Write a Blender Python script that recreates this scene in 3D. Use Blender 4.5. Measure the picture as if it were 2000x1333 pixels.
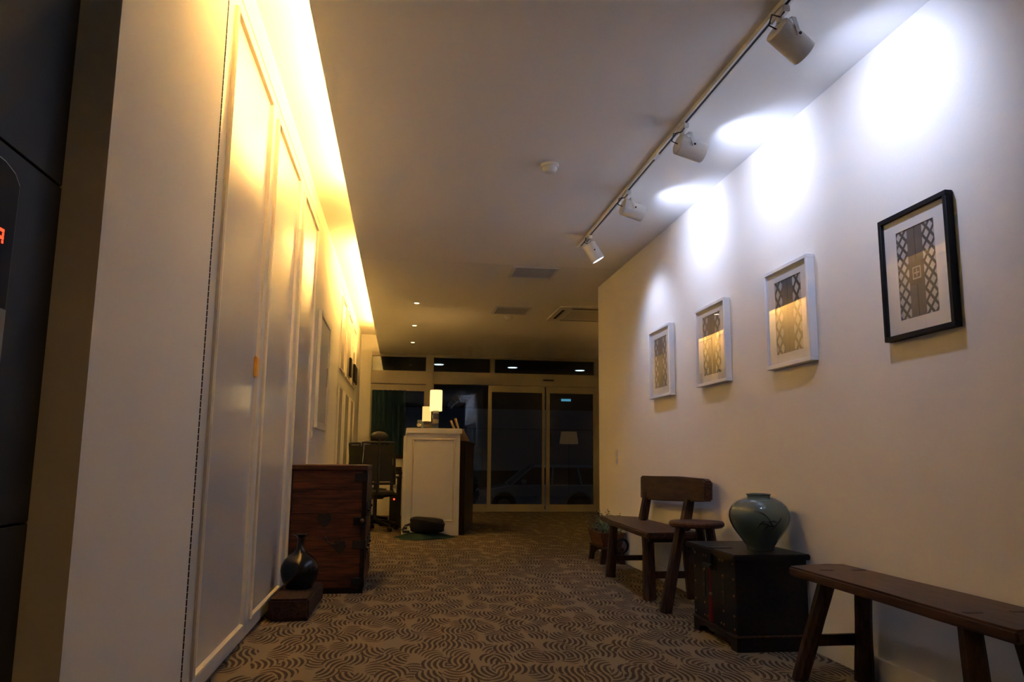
import bpy, bmesh, math, random
from mathutils import Vector, Matrix
random.seed(7)
for o in list(bpy.data.objects): bpy.data.objects.remove(o)
S = bpy.context.scene
C = S.collection
PI = math.pi

# ------------------------------------------------------------------ camera
# solved from the corridor's vanishing points (2000 x 1333 frame, focal 1515 px)
cd = bpy.data.cameras.new('camera'); cam = bpy.data.objects.new('camera', cd); C.objects.link(cam)
cd.sensor_width = 36.0; cd.lens = 36.0 * 1515 / 2000; cd.clip_start = 0.05; cd.clip_end = 200
def solve():
    f, cx, cy = 1515.0, 1000.0, 666.5
    Y = Vector((783 - cx, 896 - cy, f)).normalized()
    U = Vector((95, -9800, f)); U = (U - U.dot(Y) * Y).normalized()
    X = U.cross(Y)
    if X.x < 0: X = -X
    R = Vector((X[0], Y[0], U[0])); D = Vector((X[1], Y[1], U[1])); F = Vector((X[2], Y[2], U[2]))
    return Matrix(((R.x, -D.x, -F.x, 0), (R.y, -D.y, -F.y, 0), (R.z, -D.z, -F.z, 0.92), (0, 0, 0, 1)))
cam.matrix_world = solve()
S.camera = cam

# ------------------------------------------------------------------ world, exposure
w = bpy.data.worlds.new('night'); S.world = w; w.use_nodes = True
w.node_tree.nodes['Background'].inputs['Color'].default_value = (0.45, 0.62, 1.0, 1)
w.node_tree.nodes['Background'].inputs['Strength'].default_value = 0.03
S.cycles.sample_clamp_indirect = 0.0; S.cycles.diffuse_bounces = 8; S.cycles.max_bounces = 12
S.view_settings.view_transform = 'Standard'; S.view_settings.look = 'None'
S.view_settings.exposure = 0.0; S.view_settings.gamma = 1.0; S.view_settings.use_curve_mapping = False

WARM = (1.0, 0.58, 0.16)      # cove tubes
LAMPC = (1.0, 0.53, 0.12)     # halogen downlights, table lamps
COOL = (0.56, 0.66, 1.0)      # track spots
COVE_E = 172.0
SPOT_MAIN = 1.5
SPOT_SPILL = 23.0

# ------------------------------------------------------------------ materials
def newmat(name):
    m = bpy.data.materials.new(name); m.use_nodes = True
    nt = m.node_tree; p = nt.nodes['Principled BSDF']
    return m, nt, p
def N(nt, t, **k):
    n = nt.nodes.new(t)
    for a, b in k.items():
        if a.startswith('_'): n.inputs[a[1:]].default_value = b
        else: setattr(n, a, b)
    return n
def lk(nt, a, b): nt.links.new(a, b)
def c4(c): return (c[0], c[1], c[2], 1)
def mixc(nt, fac, a, b):
    n = N(nt, 'ShaderNodeMix', data_type='RGBA')
    lk(nt, fac, n.inputs[0])
    for i, v in ((6, a), (7, b)):
        if isinstance(v, tuple): n.inputs[i].default_value = c4(v)
        else: lk(nt, v, n.inputs[i])
    return n.outputs[2]
def math_(nt, op, a, b=None, c=None):
    n = N(nt, 'ShaderNodeMath', operation=op)
    for i, v in enumerate((a, b, c)):
        if v is None: continue
        if isinstance(v, (int, float)): n.inputs[i].default_value = v
        else: lk(nt, v, n.inputs[i])
    return n.outputs[0]

def paint(name, col, rough=0.6, var=0.04, bump=0.02, scale=30, metal=0.0, coat=0.0, spec=0.5):
    m, nt, p = newmat(name)
    tc = N(nt, 'ShaderNodeTexCoord'); no = N(nt, 'ShaderNodeTexNoise', _Scale=scale, _Detail=4.0)
    lk(nt, tc.outputs['Object'], no.inputs['Vector'])
    lo = tuple(max(0, x * (1 - var)) for x in col); hi = tuple(min(1, x * (1 + var)) for x in col)
    lk(nt, mixc(nt, no.outputs['Fac'], lo, hi), p.inputs['Base Color'])
    p.inputs['Roughness'].default_value = rough; p.inputs['Metallic'].default_value = metal
    p.inputs['Coat Weight'].default_value = coat; p.inputs['Coat Roughness'].default_value = 0.1
    p.inputs['Specular IOR Level'].default_value = spec
    if bump:
        b = N(nt, 'ShaderNodeBump', _Strength=bump, _Distance=0.01); lk(nt, no.outputs['Fac'], b.inputs['Height'])
        lk(nt, b.outputs[0], p.inputs['Normal'])
    return m

def wood(name, dark, light, rough=0.5, axis='Y', scale=6.0, stretch=12.0):
    m, nt, p = newmat(name)
    tc = N(nt, 'ShaderNodeTexCoord'); mp = N(nt, 'ShaderNodeMapping')
    s = [stretch, stretch, stretch]; s['XYZ'.index(axis)] = 1.0
    mp.inputs['Scale'].default_value = s
    lk(nt, tc.outputs['Object'], mp.inputs['Vector'])
    oi = N(nt, 'ShaderNodeObjectInfo')
    n1 = N(nt, 'ShaderNodeTexNoise', noise_dimensions='4D', _Scale=scale, _Detail=6.0, _Distortion=0.6)
    lk(nt, mp.outputs[0], n1.inputs['Vector']); lk(nt, math_(nt, 'MULTIPLY', oi.outputs['Random'], 9.0), n1.inputs['W'])
    r = N(nt, 'ShaderNodeValToRGB'); r.color_ramp.elements[0].position = 0.32; r.color_ramp.elements[1].position = 0.7
    r.color_ramp.elements[0].color = c4(dark); r.color_ramp.elements[1].color = c4(light)
    lk(nt, n1.outputs['Fac'], r.inputs[0]); lk(nt, r.outputs[0], p.inputs['Base Color'])
    p.inputs['Roughness'].default_value = rough; p.inputs['Specular IOR Level'].default_value = 0.3
    b = N(nt, 'ShaderNodeBump', _Strength=0.15, _Distance=0.004); lk(nt, n1.outputs['Fac'], b.inputs['Height']); lk(nt, b.outputs[0], p.inputs['Normal'])
    return m

def emit(name, col, strength):
    m, nt, p = newmat(name)
    nt.nodes.remove(p)
    e = N(nt, 'ShaderNodeEmission', _Color=c4(col), _Strength=strength)
    no = N(nt, 'ShaderNodeTexNoise', _Scale=3.0)
    lk(nt, math_(nt, 'MULTIPLY_ADD', no.outputs['Fac'], strength * 0.06, strength * 0.97), e.inputs['Strength'])
    lk(nt, e.outputs[0], nt.nodes['Material Output'].inputs['Surface'])
    return m

def glass(name, tint, ior=1.5, rough=0.0):
    m, nt, p = newmat(name); nt.nodes.remove(p)
    t = N(nt, 'ShaderNodeBsdfTransparent', _Color=c4(tint)); g = N(nt, 'ShaderNodeBsdfGlossy', _Color=(1, 1, 1, 1), _Roughness=rough)
    ge = N(nt, 'ShaderNodeNewGeometry'); dt = N(nt, 'ShaderNodeVectorMath', operation='DOT_PRODUCT'); mx = N(nt, 'ShaderNodeMixShader')
    lk(nt, ge.outputs['Incoming'], dt.inputs[0]); lk(nt, ge.outputs['Normal'], dt.inputs[1])
    r0 = ((ior - 1) / (ior + 1)) ** 2                       # Schlick reflectance, the same from both sides of the pane
    k = math_(nt, 'POWER', math_(nt, 'SUBTRACT', 1.0, math_(nt, 'ABSOLUTE', dt.outputs['Value'])), 5.0)
    lk(nt, math_(nt, 'MULTIPLY_ADD', k, 1 - r0, r0), mx.inputs[0]); lk(nt, t.outputs[0], mx.inputs[1]); lk(nt, g.outputs[0], mx.inputs[2])
    lk(nt, mx.outputs[0], nt.nodes['Material Output'].inputs['Surface'])
    return m

def carpet_mat():
    m, nt, p = newmat('patterned_carpet')
    tc = N(nt, 'ShaderNodeTexCoord')
    def layer(off, cell, ang0, span, a, b, freq):
        mp = N(nt, 'ShaderNodeMapping'); mp.inputs['Location'].default_value = off; mp.inputs['Scale'].default_value = (1.0, 0.55, 1.0)
        lk(nt, tc.outputs['Object'], mp.inputs['Vector'])
        v = N(nt, 'ShaderNodeTexVoronoi', voronoi_dimensions='2D', _Scale=1.0 / cell, _Randomness=0.75)
        lk(nt, mp.outputs[0], v.inputs['Vector'])
        d = N(nt, 'ShaderNodeVectorMath', operation='SUBTRACT')
        lk(nt, mp.outputs[0], d.inputs[0]); lk(nt, v.outputs['Position'], d.inputs[1])
        sc = N(nt, 'ShaderNodeSeparateColor'); lk(nt, v.outputs['Color'], sc.inputs[0])
        rot = N(nt, 'ShaderNodeVectorRotate', rotation_type='Z_AXIS')
        lk(nt, d.outputs[0], rot.inputs['Vector'])
        lk(nt, math_(nt, 'MULTIPLY_ADD', sc.outputs[0], span, ang0), rot.inputs['Angle'])
        sx = N(nt, 'ShaderNodeSeparateXYZ'); lk(nt, rot.outputs[0], sx.inputs[0])
        u, vv = sx.outputs[0], sx.outputs[1]
        v2 = math_(nt, 'MULTIPLY', vv, vv)
        sgn = math_(nt, 'SUBTRACT', math_(nt, 'MULTIPLY', math_(nt, 'GREATER_THAN', sc.outputs[1], 0.5), 2.0), 1.0)
        uc = math_(nt, 'ADD', u, math_(nt, 'MULTIPLY', v2, math_(nt, 'MULTIPLY', sgn, 8.0)))
        st = math_(nt, 'SINE', math_(nt, 'MULTIPLY', uc, freq))
        st = math_(nt, 'GREATER_THAN', st, math_(nt, 'MULTIPLY_ADD', v2, 380.0, -0.25))
        e = math_(nt, 'ADD', math_(nt, 'POWER', math_(nt, 'ABSOLUTE', math_(nt, 'DIVIDE', u, a)), 2.0),
                  math_(nt, 'POWER', math_(nt, 'ABSOLUTE', math_(nt, 'DIVIDE', vv, b)), 2.0))
        return math_(nt, 'MULTIPLY', st, math_(nt, 'LESS_THAN', e, 1.0)), math_(nt, 'GREATER_THAN', e, 0.95)
    l1 = layer((0, 0, 0), 0.120, -0.7, 1.4, 0.062, 0.050, 6.283 / 0.0270)
    l2 = layer((3.31, 1.77, 0), 0.150, 0.7, 1.2, 0.075, 0.055, 6.283 / 0.0235)
    mk = math_(nt, 'MAXIMUM', l1[0], math_(nt, 'MULTIPLY', math_(nt, 'MULTIPLY', l2[0], l1[1]), 0.9))
    no = N(nt, 'ShaderNodeTexNoise', _Scale=260.0, _Detail=2.0); lk(nt, tc.outputs['Object'], no.inputs['Vector'])
    base = mixc(nt, no.outputs['Fac'], (0.165, 0.130, 0.092), (0.265, 0.212, 0.152))
    dark = mixc(nt, no.outputs['Fac'], (0.040, 0.029, 0.024), (0.078, 0.057, 0.046))
    lk(nt, mixc(nt, mk, base, dark), p.inputs['Base Color'])
    p.inputs['Roughness'].default_value = 0.95; p.inputs['Specular IOR Level'].default_value = 0.1
    b = N(nt, 'ShaderNodeBump', _Strength=0.35, _Distance=0.004)
    lk(nt, math_(nt, 'MULTIPLY_ADD', mk, -0.5, no.outputs['Fac']), b.inputs['Height']); lk(nt, b.outputs[0], p.inputs['Normal'])
    return m

def print_mat(name, W, H, emblem, nu, nv):
    """photograph of a lattice door: dark leaves in the middle, diamond lattice at both sides (flat print)"""
    m, nt, p = newmat(name)
    tc = N(nt, 'ShaderNodeTexCoord'); sx = N(nt, 'ShaderNodeSeparateXYZ'); lk(nt, tc.outputs['Object'], sx.inputs[0])
    u = math_(nt, 'DIVIDE', sx.outputs[1], -W); v = math_(nt, 'DIVIDE', sx.outputs[2], H)      # -0.5..0.5
    a = math_(nt, 'MULTIPLY', u, nu); b = math_(nt, 'MULTIPLY', v, nv)
    def bars(t):
        fr = math_(nt, 'FRACT', math_(nt, 'ADD', t, 20.13))
        return math_(nt, 'LESS_THAN', math_(nt, 'ABSOLUTE', math_(nt, 'SUBTRACT', fr, 0.5)), 0.17)
    lat = math_(nt, 'MAXIMUM', bars(math_(nt, 'ADD', a, b)), bars(math_(nt, 'SUBTRACT', a, b)))
    side = mixc(nt, lat, (0.50, 0.50, 0.52), (0.075, 0.072, 0.075))
    cen = math_(nt, 'LESS_THAN', math_(nt, 'ABSOLUTE', math_(nt, 'ADD', u, 0.02)), 0.205)
    no = N(nt, 'ShaderNodeTexNoise', _Scale=18.0, _Detail=5.0); lk(nt, tc.outputs['Object'], no.inputs['Vector'])
    leaf = mixc(nt, no.outputs['Fac'], (0.085, 0.08, 0.085), (0.16, 0.155, 0.165))
    seam = math_(nt, 'LESS_THAN', math_(nt, 'ABSOLUTE', math_(nt, 'ADD', u, 0.02)), 0.012)
    leaf = mixc(nt, seam, leaf, (0.03, 0.028, 0.03))
    if emblem:
        au = math_(nt, 'ABSOLUTE', math_(nt, 'ADD', u, 0.02)); av = math_(nt, 'MULTIPLY', math_(nt, 'ABSOLUTE', math_(nt, 'SUBTRACT', v, -0.02)), H / W)
        sq = math_(nt, 'MAXIMUM', au, av)
        plate = math_(nt, 'LESS_THAN', sq, 0.215)
        leaf = mixc(nt, plate, leaf, (0.11, 0.085, 0.075))
        ring = math_(nt, 'LESS_THAN', math_(nt, 'ABSOLUTE', math_(nt, 'SUBTRACT', sq, 0.10)), 0.012)
        cross = math_(nt, 'MULTIPLY', math_(nt, 'LESS_THAN', math_(nt, 'MINIMUM', au, av), 0.012), math_(nt, 'LESS_THAN', sq, 0.07))
        leaf = mixc(nt, math_(nt, 'MAXIMUM', ring, cross), leaf, (0.42, 0.40, 0.38))
    lk(nt, mixc(nt, cen, side, leaf), p.inputs['Base Color'])
    p.inputs['Roughness'].default_value = 0.5
    return m

M = {}
M['wall'] = paint('warm_white_wall', (0.80, 0.775, 0.72), 0.85, 0.02, 0.05, 60)
M['ceil'] = paint('matt_ceiling', (0.84, 0.82, 0.79), 0.9, 0.015, 0.02, 40)
M['cove'] = paint('cove_paint', (0.86, 0.83, 0.76), 0.9, 0.015, 0.02, 40)
M['door'] = paint('satin_door', (0.68, 0.665, 0.65), 0.33, 0.015, 0.006, 25, coat=0.15)
M['panel'] = paint('satin_door_panel', (0.66, 0.65, 0.64), 0.24, 0.015, 0.004, 12, coat=0.35)
M['mould'] = paint('moulding_paint', (0.72, 0.66, 0.56), 0.35, 0.02, 0.004)
M['white'] = paint('white_enamel', (0.72, 0.70, 0.67), 0.4, 0.02, 0.004)
M['frame_w'] = paint('white_frame', (0.80, 0.80, 0.82), 0.4, 0.01, 0.0)
M['mat'] = paint('mat_board', (0.80, 0.78, 0.75), 0.9, 0.01, 0.02, 200)
M['black'] = paint('black_satin', (0.010, 0.008, 0.009), 0.6, 0.2, 0.01, spec=0.25)
M['blackp'] = paint('black_plastic', (0.015, 0.014, 0.014), 0.5, 0.2, 0.02)
M['iron'] = paint('black_iron', (0.025, 0.022, 0.02), 0.42, 0.3, 0.08, 90, metal=0.6)
M['brass'] = paint('aged_brass', (0.30, 0.17, 0.08), 0.4, 0.2, 0.03, 90, metal=0.9)
M['chrome'] = paint('chrome', (0.75, 0.73, 0.70), 0.15, 0.03, 0.0, metal=1.0)
M['stone'] = paint('black_stone', (0.020, 0.018, 0.018), 0.55, 0.4, 0.02, 160)
M['alu'] = paint('champagne_aluminium', (0.50, 0.45, 0.37), 0.5, 0.03, 0.004)
M['grey'] = paint('grey_plastic', (0.28, 0.26, 0.24), 0.5, 0.04, 0.0)
M['vent'] = paint('vent_grey', (0.58, 0.55, 0.52), 0.6, 0.04, 0.0)
M['pull'] = paint('orange_wood_pull', (0.85, 0.42, 0.05), 0.5, 0.1, 0.02)
M['wood_bench'] = wood('old_bench_wood', (0.040, 0.018, 0.010), (0.125, 0.058, 0.034), 0.42)
M['wood_legs'] = wood('old_leg_wood', (0.028, 0.013, 0.008), (0.085, 0.038, 0.021), 0.5, 'Z')
M['wood_block'] = wood('weathered_block', (0.022, 0.009, 0.006), (0.070, 0.032, 0.019), 0.75)
M['wood_chest'] = wood('red_brown_chest', (0.028, 0.009, 0.004), (0.120, 0.036, 0.014), 0.6, 'X')
M['wood_dark'] = wood('dark_lacquered_chest', (0.004, 0.002, 0.0015), (0.014, 0.007, 0.005), 0.45)
M['wood_desk'] = wood('dark_desk_front', (0.018, 0.009, 0.005), (0.045, 0.022, 0.012), 0.5, 'Z')
M['celadon'] = paint('celadon_glaze', (0.105, 0.150, 0.142), 0.10, 0.08, 0.0, 14, coat=0.5)
M['glaze_ink'] = paint('iron_painting', (0.012, 0.014, 0.011), 0.25, 0.1, 0.0)
M['black_glaze'] = paint('black_glaze', (0.005, 0.006, 0.008), 0.16, 0.2, 0.0)
M['red'] = paint('red_silk', (0.20, 0.006, 0.006), 0.7, 0.1, 0.05, 200)
M['bag'] = paint('dark_bag_fabric', (0.010, 0.006, 0.005), 0.75, 0.25, 0.2, 120)
M['green'] = paint('dark_green_cloth', (0.009, 0.045, 0.034), 0.85, 0.2, 0.2, 60)
M['teal'] = paint('teal_curtain', (0.010, 0.042, 0.064), 0.8, 0.15, 0.1, 80)
M['mesh'] = paint('chair_mesh', (0.030, 0.026, 0.022), 0.8, 0.2, 0.3, 300)
M['leaf'] = paint('pale_leaf', (0.20, 0.25, 0.15), 0.6, 0.3, 0.02, 40)
M['soil'] = paint('soil', (0.03, 0.02, 0.014), 0.95, 0.3, 0.3, 80)
M['terra'] = wood('planter_wood', (0.075, 0.026, 0.012), (0.19, 0.075, 0.035), 0.6)
M['book'] = paint('kraft_cover', (0.42, 0.26, 0.13), 0.7, 0.05, 0.02)
M['paper'] = paint('paper', (0.60, 0.55, 0.45), 0.85, 0.05, 0.02, 90)
M['carpet'] = carpet_mat()
M['pglass'] = glass('picture_glass', (0.97, 0.97, 0.97), 1.5)
M['wglass'] = glass('front_glass', (0.55, 0.62, 0.64), 1.5)
M['tube'] = emit('warm_tube', WARM, COVE_E)
M['lens'] = emit('spot_lens', (0.85, 0.9, 1.0), 9.0)
M['dl'] = emit('downlight_lamp', (1.0, 0.78, 0.45), 14.0)
M['shade'] = emit('lit_lamp_shade', (1.0, 0.66, 0.22), 2.0)
M['shade_s'] = emit('lit_small_shade', (1.0, 0.58, 0.17), 1.25)
M['lshade'] = emit('dim_floor_lamp_shade', (1.0, 0.55, 0.20), 0.6)
M['canlight'] = emit('canopy_lamp', (0.75, 0.95, 1.0), 7.0)
M['cyan'] = emit('cyan_lamp', (0.22, 0.72, 1.0), 1.1)
M['redled'] = emit('red_led', (1.0, 0.06, 0.02), 2.5)
M['asphalt'] = paint('asphalt', (0.05, 0.05, 0.052), 0.9, 0.2, 0.1, 60)
M['concrete'] = paint('pale_concrete', (0.40, 0.42, 0.44), 0.9, 0.08, 0.05, 5)
M['darkwall'] = paint('dark_facade', (0.03, 0.032, 0.036), 0.9, 0.2, 0.02)
M['carpaint'] = paint('white_car_paint', (0.55, 0.57, 0.60), 0.25, 0.01, 0.0, coat=0.8)
M['carglass'] = paint('dark_car_glass', (0.010, 0.011, 0.013), 0.06, 0.05, 0.0, coat=0.5)
M['rubber'] = paint('tyre_rubber', (0.012, 0.012, 0.012), 0.8, 0.2, 0.05)
M['headlamp'] = paint('headlamp_plastic', (0.55, 0.58, 0.6), 0.15, 0.03, 0.0)

# ------------------------------------------------------------------ mesh helpers
class MB:
    def __init__(s): s.v = []; s.f = []
    def add(s, vs, fs):
        n = len(s.v); s.v += [tuple(v) for v in vs]; s.f += [tuple(i + n for i in f) for f in fs]; return s
    def box(s, x0, x1, y0, y1, z0, z1):
        return s.add([(x0,y0,z0),(x1,y0,z0),(x1,y1,z0),(x0,y1,z0),(x0,y0,z1),(x1,y0,z1),(x1,y1,z1),(x0,y1,z1)],
                     [(0,3,2,1),(4,5,6,7),(0,1,5,4),(1,2,6,5),(2,3,7,6),(3,0,4,7)])
    def prism(s, poly, z0, z1, axis='Z'):
        n = len(poly)
        def P(a, b, c): return {'Z': (a, b, c), 'X': (c, a, b), 'Y': (a, c, b)}[axis]
        vs = [P(a, b, z0) for a, b in poly] + [P(a, b, z1) for a, b in poly]
        return s.add(vs, [tuple(range(n))[::-1], tuple(range(n, 2*n))] + [(i, (i+1) % n, n + (i+1) % n, n + i) for i in range(n)])
    def cyl(s, p0, p1, r0, r1=None, seg=16, flat=1.0):
        r1 = r0 if r1 is None else r1
        p0 = Vector(p0); p1 = Vector(p1); d = (p1 - p0).normalized()
        a = d.orthogonal().normalized() if abs(d.z) < 0.99 else Vector((1, 0, 0))
        if abs(d.z) < 0.99: a = d.cross(Vector((0, 0, 1))).normalized()
        b = d.cross(a)
        vs = []
        for p, r in ((p0, r0), (p1, r1)):
            for k in range(seg):
                t = 2*PI*k/seg; vs.append(p + a*(math.cos(t)*r) + b*(math.sin(t)*r*flat))
        return s.add(vs, [tuple(range(seg))[::-1], tuple(range(seg, 2*seg))] + [(k, (k+1) % seg, seg+(k+1) % seg, seg+k) for k in range(seg)])
    def tube(s, pts, r, seg=8):
        pts = [Vector(p) for p in pts]; rs = r if isinstance(r, (list, tuple)) else [r]*len(pts)
        vs = []; prev = None
        for i, p in enumerate(pts):
            d = (pts[min(i+1, len(pts)-1)] - pts[max(i-1, 0)]).normalized()
            if prev is None: a = d.orthogonal().normalized()
            else: a = (prev - d*prev.dot(d)).normalized()
            prev = a; b = d.cross(a)
            vs += [p + (a*math.cos(2*PI*k/seg) + b*math.sin(2*PI*k/seg))*rs[i] for k in range(seg)]
        fs = [tuple(range(seg))[::-1], tuple((len(pts)-1)*seg + k for k in range(seg))]
        for i in range(len(pts)-1):
            for k in range(seg): fs.append((i*seg+k, i*seg+(k+1) % seg, (i+1)*seg+(k+1) % seg, (i+1)*seg+k))
        return s.add(vs, fs)
    def lathe(s, prof, seg=32, c=(0, 0), close=True):
        vs = []
        for r, z in prof:
            for k in range(seg):
                t = 2*PI*k/seg; vs.append((c[0] + r*math.cos(t), c[1] + r*math.sin(t), z))
        fs = []
        for i in range(len(prof)-1):
            for k in range(seg): fs.append((i*seg+k, i*seg+(k+1) % seg, (i+1)*seg+(k+1) % seg, (i+1)*seg+k))
        if close:
            fs.append(tuple(range(seg))[::-1]); fs.append(tuple((len(prof)-1)*seg + k for k in range(seg)))
        return s.add(vs, fs)
    def grid(s, fn, nu, nv, closed_u=False):
        vs = [fn(i/(nu if closed_u else nu-1), j/(nv-1)) for j in range(nv) for i in range(nu)]
        fs = []
        for j in range(nv-1):
            for i in range(nu if closed_u else nu-1):
                i2 = (i+1) % nu; fs.append((j*nu+i, j*nu+i2, (j+1)*nu+i2, (j+1)*nu+i))
        return s.add(vs, fs)
    def build(s, name, mat, parent=None, smooth=False, bevel=0.0, seg=2, loc=None, rot=None, label=None, kind=None):
        me = bpy.data.meshes.new(name); me.from_pydata(s.v, [], s.f)
        bm = bmesh.new(); bm.from_mesh(me)
        bmesh.ops.recalc_face_normals(bm, faces=bm.faces)
        if bevel:
            es = [e for e in bm.edges if len(e.link_faces) == 2 and e.calc_face_angle(0) > 0.6]
            bmesh.ops.bevel(bm, geom=es, offset=bevel, segments=seg, affect='EDGES', clamp_overlap=True)
        bm.to_mesh(me); bm.free()
        me.materials.append(M[mat] if isinstance(mat, str) else mat)
        if smooth or bevel:
            for p in me.polygons: p.use_smooth = True
            me.set_sharp_from_angle(angle=math.radians(38))
        o = bpy.data.objects.new(name, me); C.objects.link(o)
        if loc: o.location = loc
        if rot: o.rotation_euler = rot
        if parent: o.parent = parent
        if label: o['label'] = label
        if kind: o['kind'] = kind
        return o
def B(*a): return MB().box(*a)
def tag(o, label, cat, group=None, kind=None):
    o['label'] = label; o['category'] = cat
    if group: o['group'] = group
    if kind: o['kind'] = kind
    return o
def thing(name, label, cat, loc=(0, 0, 0), rotz=0.0, group=None, kind=None):
    o = bpy.data.objects.new(name, None); C.objects.link(o); o.location = loc; o.rotation_euler = (0, 0, rotz); o.empty_display_size = 0.1
    return tag(o, label, cat, group, kind)
def st(o, label, cat): return tag(o, label, cat, None, 'structure')
def dup(root, loc, rotz, label):
    r = root.copy(); C.objects.link(r); r.location = loc; r.rotation_euler = (0, 0, rotz); r['label'] = label
    for ch in list(root.children):
        c = ch.copy(); C.objects.link(c); c.parent = r
        for g in ch.children:
            d = g.copy(); C.objects.link(d); d.parent = c
    return r
def light(name, kind, parent, loc, energy, col, **k):
    l = bpy.data.lights.new(name, kind); l.energy = energy; l.color = col
    for a, b in k.items(): setattr(l, a, b)
    o = bpy.data.objects.new(name, l); C.objects.link(o); o.parent = parent; o.location = loc
    return o

# ------------------------------------------------------------------ dimensions (m)
XL, XR, ZC = -0.76, 2.05, 2.766
YG = 13.95                      # glass front
YE = 7.98                       # end of the right wall
XE = -0.43                      # edge of the dropped ceiling
ZV = 3.10                       # cove ceiling
YB = -2.6                       # wall behind the viewer
XF = 6.6                        # far side of the lobby

# ------------------------------------------------------------------ the room
st(B(-0.95, XF, YB, YG + 0.06, -0.06, 0.0).build('floor', 'carpet'), 'beige carpet with dark brown leaf stroke pattern', 'floor')
mb = B(XE, XF, 2.0, 7.165, ZC, 2.80).box(XE, XF, 7.17, YG, ZC, 2.80).box(-0.95, XF, YB, 1.995, ZC, 2.80)
mb.box(XE, XE + 0.012, 2.0, YG, 2.80, 2.90)
st(mb.build('ceiling', 'ceil'), 'plain matt white ceiling ending at the lit cove', 'ceiling')
mb = B(-0.96, 0.02, 2.0, YG + 0.05, ZV, ZV + 0.05).box(-0.02, 0.02, 2.0, YG, 2.80, ZV).box(XL, 0.02, 1.97, 2.0, 2.80, ZV)
st(mb.build('trim_1', 'cove'), 'raised cove recess above the left wall, glowing yellow', 'cove')

mb = B(-0.96, XL, 2.003, 3.078, 0, ZV).box(-0.96, XL, 6.665, 9.15, 0, ZV).box(-0.96, XL, 12.45, YG, 0, ZV)
mb.box(-0.96, XL, 3.078, 6.665, 2.934, ZV).box(-0.96, XL, 9.15, 12.45, 2.934, ZV).box(-0.96, -0.82, 3.078, 6.665, 0, 2.934).box(-0.96, -0.82, 9.15, 12.45, 0, 2.934)
st(mb.build('wall_left', 'wall'), 'left corridor wall, plain painted, with closet doors set in it', 'wall')

# black stone lift surround on the near left, panels stacked with dark joints
wl = st(B(-1.0, -0.885, YB, 2.003, 0, ZC).build('wall_lift', 'black'), 'black stone wall at the extreme left with narrow joints', 'wall')
for (z0, z1) in ((0.002, 0.760), (0.766, 1.579), (1.585, 2.40), (2.406, ZC - 0.002)):
    for (y0, y1) in ((-2.58, -0.45), (-0.444, 0.80), (0.806, 2.0)):
        B(-0.885, -0.86, y0, y1, z0, z1).build('panel', 'stone', wl, bevel=0.0015, seg=1)

wr = st(B(XR, XR + 0.2, YB, YE, 0, ZC).build('wall_right', 'wall'), 'long white wall on the right lit by spotlights', 'wall')
st(B(XR + 0.2, XF, YE - 0.2, YE, 0, ZC).build('wall_lobby_back', 'wall'), 'side wall of the lobby behind the right wall', 'wall')
st(B(XF, XF + 0.1, YE - 0.2, YG, 0, ZC).build('wall_lobby_right', 'wall'), 'far right wall of the lobby', 'wall')
st(B(-0.95, XR + 0.2, YB - 0.1, YB, 0, ZC).build('wall_back', 'wall'), 'plain wall behind the viewer', 'wall')
mb = B(XR - 0.012, XR, YB, YE + 0.012, 0, 0.10).box(XR - 0.012, XR + 2, YE, YE + 0.012, 0, 0.10)
st(mb.build('baseboard_right', 'wall', bevel=0.003), 'low white baseboard along the right wall', 'baseboard')

# ------------------------------------------------------------------ closet doors in the left wall
def moulding(parent, y0, y1, z0, z1, wd=0.026, x=XL):
    """raised frame of four mitred bars around an inset panel"""
    mb = MB()
    out = [(y0, z0), (y1, z0), (y1, z1), (y0, z1)]; inn = [(y0+wd, z0+wd), (y1-wd, z0+wd), (y1-wd, z1-wd), (y0+wd, z1-wd)]
    hs = 0.018
    rings = [(0.0, 0.0), (0.0, hs*0.6), (0.30, hs), (0.62, hs*0.95), (0.80, hs*0.45), (1.0, 0.0)]
    vs = []
    for t, h in rings:
        for (a, b), (c, d) in zip(out, inn): vs.append((x + h, a + (c-a)*t, b + (d-b)*t))
    fs = [(i*4+k, i*4+(k+1) % 4, (i+1)*4+(k+1) % 4, (i+1)*4+k) for i in range(len(rings)-1) for k in range(4)]
    mb.add(vs, fs)
    return mb.build('moulding', 'mould', parent)
def door(name, y0, y1, label, panels):
    d = st(B(XL - 0.05, XL - 0.0005, y0 + 0.002, y1 - 0.002, 0.012, 2.926).build(name, 'door', bevel=0.0015, seg=1), label, 'door')
    for (a, b, z0, z1) in panels:
        B(XL - 0.001, XL + 0.002, a + 0.024, b - 0.024, z0 + 0.024, z1 - 0.024).build('panel', 'panel', d)
        moulding(d, a, b, z0, z1)
    return d
d1 = door('door_1', 3.082, 4.262, 'tall white closet door nearest the viewer, beside the plain wall', [(3.205, 4.145, 0.085, 2.835)])
d2 = door('door_2', 4.262, 5.462, 'second tall white closet door, above the black bottle vase', [(4.345, 5.325, 0.085, 2.835)])
d3 = door('door_3', 5.462, 6.665, 'third tall white closet door, behind the brown chest', [(5.58, 6.53, 0.085, 2.835)])
door('door_4', 9.15, 10.22, 'far white panelled door just past the wall box', [(9.36, 10.06, 0.085, 1.79), (9.36, 10.06, 1.975, 2.86)])
door('door_5', 10.22, 11.37, 'middle one of the three far white panelled doors', [(10.36, 11.24, 0.085, 1.79), (10.36, 11.24, 1.975, 2.86)])
door('door_6', 11.37, 12.45, 'far white panelled door nearest the glass front', [(11.5, 12.3, 0.085, 1.79), (11.5, 12.3, 1.975, 2.86)])
mb = MB()
for k in range(116):
    z = 0.03 + k*0.025
    mb.cyl((XL + 0.0005, 3.080, z), (XL + 0.0005, 3.080, z + 0.0215), 0.0035, seg=6)
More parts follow.
